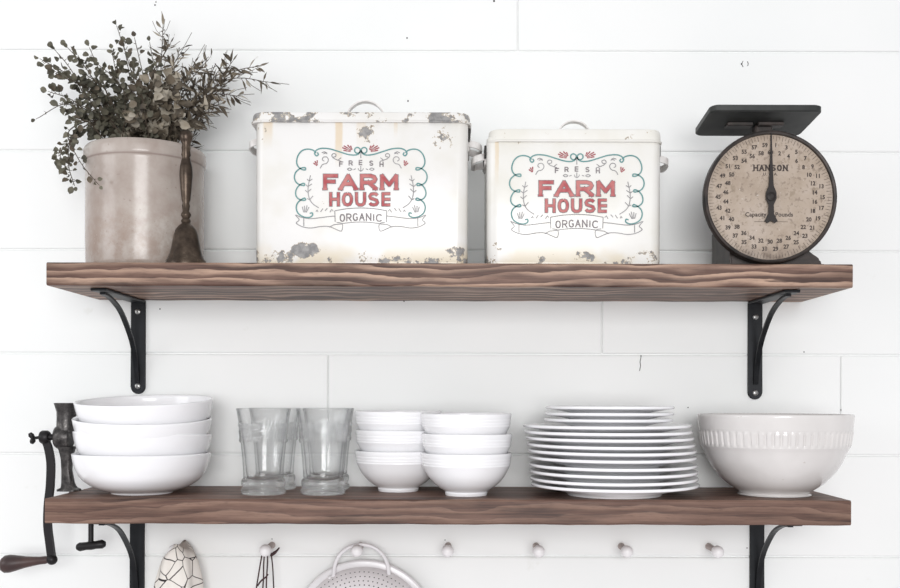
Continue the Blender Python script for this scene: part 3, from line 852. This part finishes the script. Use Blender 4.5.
# ------------------------------------------------------------------ white bowls, big stack
def smooth_prof(p, n=4):
    q = catmull([Vector((a, b, 0)) for a, b in p], n); return [(max(v.x, 0), v.y) for v in q]
def bowl_bm(outer, th, floor, seg=72, ridges=None, fn=None):
    """outer: (r,z) from the foot up to the rim"""
    foot_r = outer[0][0]
    sp = smooth_prof(outer, 4)
    R, Hh = sp[-1]
    inner = [(max(r-th, 0), z) for r, z in sp if z > floor+.004 and r-th > 0]
    prof = [(0, .0022), (foot_r-.004, .0022), (foot_r-.003, 0)] + [(r, z) for r, z in sp] + [(R-th*.3, Hh+th*.35), (R-th*.75, Hh+th*.25)] + inner[::-1][1:] + [(foot_r*.9, floor), (0, floor)]
    bm = new(); lathe(bm, prof, seg, fn=fn); return bm
BBY = -.134
bigp = [(.050, 0), (.052, .0028), (.058, .0045), (.0800, .0125), (.0975, .026), (.1060, .041), (.1102, .054), (.1125, .0665)]
lab = ['bottom bowl of the stack of four large white bowls', 'second from the bottom in the stack of four large white bowls', 'large white bowl just under the top one in its stack', 'top bowl of the stack of four large white bowls, tilted and open']
proto = None
zr = [Z(454, BBY, 141), Z(433.5, BBY, 141), Z(418, BBY, 141), Z(400.5, BBY, 141)]
for i in range(4):
    z = LT if i == 0 else zr[i]-.0665
    x = X([142.6, 142.2, 143, 145.6][i], BBY)
    if proto is None:
        o = link('large_bowl', bowl_bm(bigp, .0036, .0075), M['porcelain'], smooth=1.2); proto = o
    else:
        o = proto.copy(); COL.objects.link(o)
    o.location = (x, BBY + [0, .001, .003, .004][i], z)
    o.rotation_euler = [(0, 0, 0), (-.035, .022, 0), (.085, .018, 0), (.085, -.012, 0)][i]
    if i == 0: o.location.z = LT+.0002
    tag(o, lab[i], 'bowl', 'stack of four large white bowls')

# small bowls: two stacks of three
smallp = [(.0345, 0), (.0355, .0050), (.0350, .0065), (.0500, .0165), (.0625, .0300), (.0715, .0465), (.0733, .0500), (.0731, .0515), (.0739, .0545), (.0737, .0560), (.0745, .0600), (.0743, .0615), (.0752, .0650), (.0756, .0695)]
proto = None
def small_fn(r, h, a):
    return r
for si, (cx_, y_, rims, where) in enumerate(((398.5, -.084, (449, 430.5, 411.5), 'left stack, the one set back'), (466.5, -.157, (453.3, 434, 413.8), 'right stack, the one in front'))):
    for i, pos in enumerate(('bottom', 'middle', 'top')):
        if proto is None:
            proto = o = link('small_bowl', bowl_bm(smallp, .0030, .009, 64), M['porcelain'], smooth=1.2)
        else:
            o = proto.copy(); COL.objects.link(o)
        z = LT+.0002 if i == 0 else Z(rims[i], y_, cx_)-.0695
        o.location = (X(cx_ + (0, .3, -.3)[i], y_), y_, z)
        o.rotation_euler = (0, (0, .006, -.01)[i], i*.8)
        tag(o, '%s bowl of the small white bowls\' %s' % (pos, where), 'bowl', 'small white bowls in two stacks')

# ------------------------------------------------------------------ plates
def plate_bm(R, fr, h):
    prof = [(0, .002), (fr-.004, .002), (fr-.003, 0), (fr, .0003), (fr+.002, .0045), (fr+(R-fr)*.45, h*.46+.0010), (R-.004, h-.0050), (R-.0008, h-.0044), (R, h-.0030), (R+.0002, h-.0014), (R-.0008, h-.0001), (R-.003, h), (R-.008, h-.0010), (fr+(R-fr)*.40, h*.52+.0040), (fr-.002, .0092), (fr-.012, .0086), (0, .0086)]
    bm = new(); lathe(bm, prof, 96); return bm
PYc = -.148
ordn = ['bottom', 'second', 'third', 'fourth', 'fifth', 'sixth', 'seventh', 'eighth', 'ninth', 'tenth']
dp = [482.6, 476.5, 469.8, 463.2, 455.6, 449.3, 443, 436.6, 430.4, 424.2]
hd = Z(482.6, PYc, 612) - LT
proto = None
xs = [614.5, 613.5, 613, 612.5, 612, 611.5, 610, 609, 607.5, 606.5]
last = None
for i in range(10):
    if proto is None: proto = o = link('dinner_plate', plate_bm(.139, .078, hd), M['porcelain'], smooth=1.0)
    else: o = proto.copy(); COL.objects.link(o)
    z = LT+.0002 if i == 0 else Z(dp[i], PYc, 612)-hd
    o.location = (X(xs[i], PYc), PYc, z); o.rotation_euler = (0, rp.uniform(-.004, .004), rp.uniform(0, 6))
    tag(o, ('white dinner plate at the very bottom of the plate stack' if i == 0 else 'uppermost white dinner plate, directly under the smaller plates' if i == 9 else 'white dinner plate, %s from the bottom of the plate stack' % ordn[i]), 'plate', 'white dinner plates in one stack')
    last = z
proto = None
for i, py in enumerate((418.4, 412.3, 406)):
    hs = .0168
    if proto is None: proto = o = link('side_plate', plate_bm(.1065, .060, hs), M['porcelain'], smooth=1.0)
    else: o = proto.copy(); COL.objects.link(o)
    o.location = (X((608, 609, 609.5)[i], PYc), PYc, Z(py, PYc, 612)-hs)
    tag(o, ('lowest', 'middle', 'top')[i] + ' of the three smaller white plates on the dinner plates', 'plate', 'smaller white plates on top of the plate stack')

# ------------------------------------------------------------------ mixing bowl with fluted band
MY = -.136; mx = X(774.3, MY); ms = S(.972, MY)
mz = lambda py: (Z(py, MY, 775) - LT)
ring = [(35.5, 497.8), (36.5, 494), (35, 491.5), (47, 483.5), (56, 475), (64.5, 463.5), (70.5, 450.5), (72.8, 446.5), (73.6, 444.5), (75.6, 430.5), (76.0, 428.5), (76.6, 422), (77.3, 415.5)]
outer = [(r*ms, mz(p)) for r, p in ring]; outer[0] = (outer[0][0], 0)
za, zb_ = mz(446), mz(429.5)
NF = 64
def flute(r, h, a):
    if r > 60*ms and za < h < zb_:
        u = (h-za)/(zb_-za); e = min(1, 5*min(u, 1-u))
        return r + .0011*e*(1 if math.sin(a*NF) > -.2 else -1.3)*.9
    return r
sp = [p for p in smooth_prof(outer, 4)]
R_, H_ = sp[-1]; th = .0048
dense = []
for a, b2 in zip(sp, sp[1:]):
    dense.append(a)
    if b2[1] > za-.002 and a[1] < zb_+.002:
        for q in range(1, 3): dense.append((a[0]+(b2[0]-a[0])*q/3, a[1]+(b2[1]-a[1])*q/3))
dense.append(sp[-1])
inner = [(r-th, z) for r, z in sp if z > .014]
bm = new()
lathe(bm, [(0, .002), (outer[0][0]-.004, .002), (outer[0][0]-.003, 0)] + dense + [(R_-.001, H_+.0022), (R_-.0036, H_+.0018)], 384, fn=flute)
lathe(bm, [(R_-.0036, H_+.0018)] + inner[::-1] + [(.035, .010), (0, .009)], 96)
bmesh.ops.remove_doubles(bm, verts=bm.verts, dist=.00002)
o = link('mixing_bowl', bm, M['stoneware'], smooth=.7, loc=(mx, MY, LT+.0002))
tag(o, 'large off-white mixing bowl with a fluted band below its rim', 'bowl')

# ------------------------------------------------------------------ tumblers
def tumbler():
    s = S(1, -.142)
    zt_ = lambda py: (496.2-py)*s
    prof = [(21.6, 496.2), (22.2, 495), (22.3, 492), (21.0, 490.6), (20.4, 489.3), (21.4, 487.5), (21.8, 484.5), (21.2, 482), (19.8, 480.5), (19.9, 474), (20.7, 462), (21.9, 450), (22.3, 445.5)]
    up = [(23.2, 444.6), (23.7, 442.2), (23.3, 439.6), (23.2, 438.6), (23.9, 436.5), (24.2, 434.0), (23.8, 431.4), (23.8, 430.4), (24.5, 428.6), (24.6, 427), (24.4, 425.4), (25.3, 420), (26.6, 413), (27.1, 411.5)]
    out = [(r*s, zt_(p)) for r, p in prof+up]
    Rr, Hh = out[-1]
    inn = [(27.0, 411.3, 1.1), (25.3, 420, 1.6), (24.3, 428, 2.0), (23.4, 437, 1.9), (22.0, 446, 2.0), (20.4, 462, 2.2), (19.6, 474, 2.4), (17.5, 480.5, 1.5), (13, 482.3, 0), (6, 482.8, 0)]
    inner = [((r-t)*s, zt_(p)) for r, p, t in inn]
    z1, z2 = zt_(444.9), zt_(425.8)
    def fn(r, h, a):
        if z1 < h < z2 and r > 22.3*s:
            row = math.sin((h-z1)*2*PI/(6.5*s))
            return r + .0009*math.sin(a*44 + (0 if row > 0 else PI))
        if h < zt_(480) and r > 20.5*s and h > zt_(489): return r + .00022*math.sin(a*12)
        return r
    bm = new()
    lathe(bm, [(0, .0012), (16*s, .0012), (19.5*s, .0003)] + out + [(Rr-.0008, Hh+.0007)] + inner + [(0, inner[-1][1])], 320, fn=fn)
    return bm
proto = link('glass_tumbler', tumbler(), M['glass'], smooth=1.3)
gl = ((263.7, -.142, 'front', 'clear glass tumbler with a knurled band, front left of four'), (323.3, -.142, 'front', 'clear glass tumbler with a knurled band, front right of four'),
      (275, -.050, 'back', 'clear glass tumbler standing behind the front left tumbler'), (328.5, -.050, 'back', 'clear glass tumbler standing behind the front right tumbler'))
for i, (px, y, w, lb) in enumerate(gl):
    o = proto if i == 0 else proto.copy()
    if i: COL.objects.link(o)
    o.location = (X(px, y), y, LT+.0002); o.rotation_euler = (0, 0, i*.7)
    tag(o, lb, 'glass', 'glass tumblers')

# ------------------------------------------------------------------ hand grinder clamped on the lower shelf's left end
GY = -.105; gs = S(1, GY)
G = lambda px, py: P(px, py, GY)
gb = Vector((X(66.5, GY), GY, LT+.0003))
t = thing('hand_grinder', 'old cast iron hand grinder clamped to the left shelf end', 'grinder', gb)
g = lambda px, py: (lambda q: (q.x-gb.x, q.z-gb.z))(G(px, py))
bm = new()
gz = lambda py: G(66, py).z-gb.z
lathe(bm, [(0, gz(432)), (.0165, gz(432)), (.0158, gz(417)), (.0160, gz(412)), (.0195, gz(405)), (.0205, gz(403)), (.0190, gz(403)), (.0150, gz(409)), (.0135, gz(420)), (0, gz(421))], 32)
link('hopper', bm, M['cast'], t, smooth=.8)
bm = new()
x0 = g(54.5, 437)[0]
lathe(bm, [(0, 0), (.010, 0), (.0175, .003), (.0205, .007), (.0215, .014), (.0205, .022), (.0190, .028), (.010, .030), (0, .030)], 32, (x0, 0, gz(437)), 'X')
link('grinding_barrel', bm, M['cast'], t, smooth=.8)
bm = new()
secs = [(0.0, .024, .016), (.003, .024, .016), (.006, .017, .013), (.014, .010, .009), (.035, .008, .008), (.055, .009, .009), (.070, .012, .012), (.076, .0145, .013)]
loft(bm, [[(.001+dx_ + .004*(1-min(z/.03, 1)), dy_, z) for dx_, dy_ in rrect(-a, a, -b2, b2, min(a, b2)*.6, 4)] for z, a, b2 in [(z, max(a-.006, .007) if z < .01 else a, b2) for z, a, b2 in secs]])
link('stand', bm, M['cast'], t, smooth=.8)
# C clamp passing down the shelf end
shx = X(45, -SD) - gb.x
bm = new()
th_ = LT-LB
box(bm, shx-.0095, shx-.0010, -.010, .010, -th_-.012, .008, .002, 2)
box(bm, shx-.0095, shx+.055, -.009, .009, -th_-.0125, -th_-.0055, .002, 2)
link('clamp', bm, M['cast'], t)
bm = new()
cs = g(91, 530)[0]; cz1 = g(91, 545.5)[1]
tube(bm, [(cs, 0, -th_-.0005), (cs, 0, cz1+.002)], .0046, 10)
link('clamp_screw', bm, M['crank_iron'], t, smooth=.8)
bm = new()
hl = S(14, GY)
pts = [(cs-hl, 0, cz1-.0028), (cs-hl*.8, 0, cz1-.0025), (cs-hl*.35, 0, cz1-.001), (cs, 0, cz1), (cs+hl*.35, 0, cz1+.001), (cs+hl*.8, 0, cz1+.0025), (cs+hl, 0, cz1+.0028)]
tube(bm, pts, [.0055, .0086, .0076, .0086, .0076, .0086, .0055], 12, flat=.9)
link('clamp_wing', bm, M['crank_iron'], t, smooth=.8)
# crank
CYo = -.006
bm = new()
hx, hz_ = g(46.5, 437)
lathe(bm, [(0, 0), (.0095, 0), (.0115, .003), (.0115, .012), (.009, .015), (0, .015)], 20, (hx-.0075, CYo, hz_), 'X')
tube(bm, [(hx+.005, CYo, hz_), (x0+.004, 0, hz_)], .0055, 10)
link('crank_hub', bm, M['crank_iron'], t, smooth=.8)
bm = new()
ap = catmull([Vector((g(px, py)[0], CYo, g(px, py)[1])) for px, py in ((46.5, 439), (49.6, 447), (51.8, 458), (52.4, 468), (51.6, 487), (49.6, 505), (49.2, 525), (51.2, 542), (53.4, 559))], 5)
strip(bm, ap, .0125, .0085, Vector((1, 0, 0)))
e = ap[-1]
bmesh.ops.create_icosphere(bm, subdivisions=3, radius=.0092, matrix=Matrix.Translation(e))
link('crank_arm', bm, M['crank_iron'], t, smooth=.8)
bm = new()
hx0 = g(56.5, 560)[0]; hw = [(0, 55), (3.2, 54.5), (4.0, 50), (4.0, 44), (4.6, 38), (5.8, 28), (7.8, 18), (9.0, 11), (8.8, 6), (6.4, 2.2), (3, .6), (0, .3)]
lathe(bm, [(r*gs, -(hh-55)*gs*.90) for r, hh in hw], 24, (0, 0, 0), '-X')
for v in bm.verts:
    v.co.x = v.co.x + e.x - .004; v.co.y += CYo; v.co.z += e.z - .0 - .0095*max(0, (e.x-.004-v.co.x)/.09)
link('crank_handle', bm, M['handle_wood'], t, smooth=.9)
bm = new()
tx, tz = g(34, 438)
tube(bm, [(hx-.006, CYo, hz_), (tx+.002, CYo, tz)], .0026, 8)
lathe(bm, [(0, 0), (.005, 0), (.0062, .0015), (.005, .0035), (0, .0035)], 16, (tx-.001, CYo, tz), 'X')
for sgn in (-1, 1):
    tube(bm, [(tx+.001, CYo, tz), (tx-.001, CYo-.003*sgn, tz+sgn*.005), (tx-.003, CYo-.004*sgn, tz+sgn*.009)], [.0036, .005, .003], 8)
link('thumb_screw', bm, M['crank_iron'], t, smooth=.8)

# ------------------------------------------------------------------ pegs
def peg_bm():
    bm = new()
    lathe(bm, [(0, .0005), (.0062, .0005), (.0058, .012), (.0052, .030), (.0050, .052)], 20, (0, 0, 0), '-Y')
    shank = bm
    b2 = new()
    lathe(b2, [(0, .046), (.0052, .048), (.0085, .053), (.0104, .060), (.0106, .066), (.0092, .072), (.005, .0755), (0, .0765)], 24, (0, 0, 0), '-Y')
    return shank, b2
PZ = Z(551.5, -.07)
sh, kb = peg_bm()
me_k = None
plabel = {174: 'white wall peg behind the hanging cloth', 265: 'white wall peg holding the leather cord', 357: 'white wall peg behind the colander handle', 448: 'bare white wall peg just right of the colander',
          539.5: 'bare white wall peg second to the right of the colander', 628: 'bare white wall peg below the plate stack\'s right side', 719: 'bare white wall peg nearest the lower right bracket'}
root0 = None
for px, lb in plabel.items():
    if root0 is None:
        root0 = r_ = thing('wall_peg', lb, 'peg', (0, 0, 0), group='white pegs under the lower shelf')
        link('shank', sh, M['peg_raw'], r_, smooth=.8); link('knob', kb, M['peg'], r_, smooth=.8)
    else:
        r_ = copy_tree(root0); r_['label'] = lb
    r_.location = (X(px, -.07), 0, PZ)

# ------------------------------------------------------------------ cloth hanging on the leftmost peg
def towel():
    """a cloth bunched over the peg: folds widen downward"""
    bm = new(); uvl = bm.loops.layers.uv.new('UVMap')
    top = P(179.5, 543, -.064); cxp = X(174, -.07)
    rows, cols = 44, 72
    Hh = .34; grid = []
    for i in range(rows+1):
        u = (i/rows)**1.6; row = []
        d = u*Hh
        wl = .021 + .018*(1-math.exp(-d/.040)) + d*.10
        wr = .019 + .012*(1-math.exp(-d/.030)) + d*.06
        z = top.z - d
        for j in range(cols):
            a = 2*PI*j/cols
            cx2, sy2 = math.cos(a), math.sin(a)
            w = wr if cx2 > 0 else wl
            fold = (1-math.exp(-d/.03))
            rr = 1 + .10*fold*math.sin(a*5+1+u*1.3) + .06*fold*math.sin(a*9+2)
            x = w*cx2*rr
            y = (.036 + .006*fold)*sy2*rr + .005*fold*math.sin(x*170+.8)
            zz_ = z
            x *= 1-.35*math.exp(-d/.006); y *= 1-.3*math.exp(-d/.006)
            # slanted shoulder
            zz_ -= .012*abs(cx2)**1.5*math.exp(-d/.03)*(1.0 if cx2 > 0 else 1.4)
            row.append((bm.verts.new((top.x + x - .002, -.049 + y, zz_)), a, d))
        grid.append(row)
    for i in range(rows):
        for j in range(cols):
            j2 = (j+1) % cols
            q = (grid[i][j], grid[i+1][j], grid[i+1][j2], grid[i][j2])
            f = bm.faces.new([v[0] for v in q]); f.smooth = True
            for lp, (v, a, d) in zip(f.loops, q):
                lp[uvl].uv = (a*.030 if not (j2 == 0 and v in (grid[i][0][0], grid[i+1][0][0])) else 2*PI*.030, d)
    f = bm.faces.new([v[0] for v in grid[0]]); f.smooth = True
    bmesh.ops.recalc_face_normals(bm, faces=bm.faces)
    # seat the origin at the top of the cloth
    for v in bm.verts: v.co -= Vector((top.x, -.049, top.z))
    o = link('dish_cloth', bm, M['towel'], loc=(top.x, -.049, top.z))
    tag(o, 'cream dish cloth with thin black crackle lines hanging on a peg', 'cloth')
towel()

# ------------------------------------------------------------------ leather cord on its peg
t = thing('leather_cord', 'dark red leather cord looped over a white peg', 'cord', (X(265, -.05), -.050, PZ))
q = lambda px, py, y: P(px, py, y) - t.location
bm = new()
tube(bm, catmull([q(255, 596, -.052), q(258, 578, -.052), q(261, 560, -.054), q(264, 546.5, -.056), q(267, 548, -.056), q(267.5, 562, -.060), q(266.5, 580, -.064), q(266, 600, -.064)], 5), .0013, 6)
tube(bm, catmull([q(262, 598, -.046), q(263.5, 578, -.048), q(263.8, 562, -.050), q(266, 545.8, -.050), q(270, 549, -.046), q(272.5, 565, -.050), q(273.5, 584, -.052), q(274.5, 602, -.052)], 5), .0013, 6)
link('loop', bm, M['leather'], t, smooth=.8)
bm = new()
tube(bm, catmull([q(257.5, 586, -.066), q(261, 581, -.067), q(266, 577, -.068), q(268, 574, -.067)], 4), [.0016]*13, 6)
link('knot_tail', bm, M['leather'], t, smooth=.8)
bm = new()
tube(bm, catmull([q(270.5, 556, -.046), q(273, 554, -.046), q(276.5, 551, -.046), q(279.5, 547.5, -.044)], 4), [.0012, .002, .0027, .0028, .0026, .003, .003, .0024, .002, .0018, .0016, .0014, .001], 8)
link('knot', bm, M['leather'], t, smooth=.8)

# ------------------------------------------------------------------ colander hanging on its peg
KY = -.020
CRc = S(72, KY)
ccx, ccz = X(365, KY), Z(559.5, KY, 365)-CRc
t = thing('colander', 'white enamel colander hanging by its loop handle from a peg', 'colander', (ccx, KY, ccz))
bm = new()
prof = [(CRc, 0), (CRc-.001, .0035), (CRc-.004, .005), (CRc-.010, .0045), (CRc-.012, .006)]
prof2 = []
for k_ in range(1, 12):
    a = k_/11*PI/2
    prof2.append(((CRc-.012)*math.cos(a)**.75 if k_ < 11 else 0, .006+.058*math.sin(a)**.9))
lathe(bm, prof, 96, (0, 0, 0), '-Y')
link('rim', bm, M['enamel'], t, smooth=.9)
# perforated bowl: flat dark discs on the dome stand for the shade inside the holes
bm = new()
lathe(bm, [(CRc-.012, .006)] + prof2, 96, (0, 0, 0), '-Y')
link('dome', bm, M['colander'], t, smooth=1.2)
def dome_h(r):
    R1 = CRc-.012; c = min(1, max(0, r/R1)); a = math.acos(c**(1/.75)); return .006+.058*math.sin(a)**.9
hb_ = new()
for rr in (.112, .1055, .099, .0925, .086):
    n_ = int(2*PI*rr/.0082)
    for i in range(n_):
        a = 2*PI*(i+.5*(int(rr*1000) % 2))/n_
        if rr > CRc-.014: continue
        h = dome_h(rr); h2 = dome_h(rr-.002)
        nrm = Vector((math.cos(a)*(h2-h), -.002, math.sin(a)*(h2-h))).normalized()
        c0 = Vector((rr*math.cos(a), -h, rr*math.sin(a)))
        s1 = nrm.cross(Vector((0, 0, 1))).normalized(); s2 = nrm.cross(s1)
        vs = [hb_.verts.new(c0 + nrm*.0006 + (s1*math.cos(w*PI/3)+s2*math.sin(w*PI/3))*.00125) for w in range(6)]
        hb_.faces.new(vs)
o = link('perforations', hb_, M['dark'], t); o['kind'] = 'stuff'
bm = new()
hp_ = lambda px, py, y: P(px, py, y) - t.location
yh = -.045
arc = []
for k_ in range(21):
    a = PI*k_/20
    arc.append(hp_(361.3-27.5*math.cos(a), 575-30.5*math.sin(a)**.85, -.038 - .004*math.sin(a)))
strip_pts = arc
tube(bm, [hp_(331, 578, -.032)] + arc + [hp_(390, 576.5, -.032)], [.0034]*23, 10)
link('loop_handle', bm, M['enamel'], t, smooth=.9)
for px, py in ((330.5, 578), (389, 575.5)):
    bm = new()
    c0 = hp_(px, py, -.036)
    bmesh.ops.create_icosphere(bm, subdivisions=2, radius=.0046, matrix=Matrix.Translation(c0))
    link('rivet', bm, M['enamel'], t, smooth=1)

# ------------------------------------------------------------------ light
w = bpy.data.worlds.new('room_daylight'); scene.world = w; w.use_nodes = True
nt = w.node_tree; bg = nt.nodes['Background']
tc = nt.nodes.new('ShaderNodeTexCoord'); sp_ = nt.nodes.new('ShaderNodeSeparateXYZ'); rm = nt.nodes.new('ShaderNodeValToRGB')
nt.links.new(tc.outputs['Generated'], sp_.inputs[0])
mr = nt.nodes.new('ShaderNodeMapRange'); mr.inputs[1].default_value = -1; mr.inputs[2].default_value = 1
nt.links.new(sp_.outputs[2], mr.inputs[0]); nt.links.new(mr.outputs[0], rm.inputs[0])
rm.color_ramp.elements[0].color = (.96, .91, .94, 1); rm.color_ramp.elements[1].color = (.97, .985, 1.0, 1)
nt.links.new(rm.outputs[0], bg.inputs[0]); bg.inputs[1].default_value = .46
def area(name, loc, target, sx, sy, e, col):
    l = bpy.data.lights.new(name, 'AREA'); l.shape = 'RECTANGLE'; l.size = sx; l.size_y = sy; l.energy = e; l.color = col
    o = bpy.data.objects.new(name, l); COL.objects.link(o); o.location = loc
    o.rotation_euler = (Vector(target)-Vector(loc)).to_track_quat('-Z', 'Y').to_euler()
area('window_light', (.15, -4.2, H+.25), (0, 0, H+.1), 1.7, 1.4, 66, (1, 1, 1))
area('side_window_light', (-2.6, -1.6, H+.5), (0, 0, H+.1), 1.2, 1.2, 10, (.96, .98, 1))
scene.view_settings.view_transform = 'Standard'; scene.view_settings.look = 'None'
scene.cycles.transparent_max_bounces = 32; scene.cycles.max_bounces = 16; scene.cycles.transmission_bounces = 16
scene.view_settings.exposure = 0.46; scene.view_settings.gamma = 1
scene.view_settings.use_curve_mapping = False
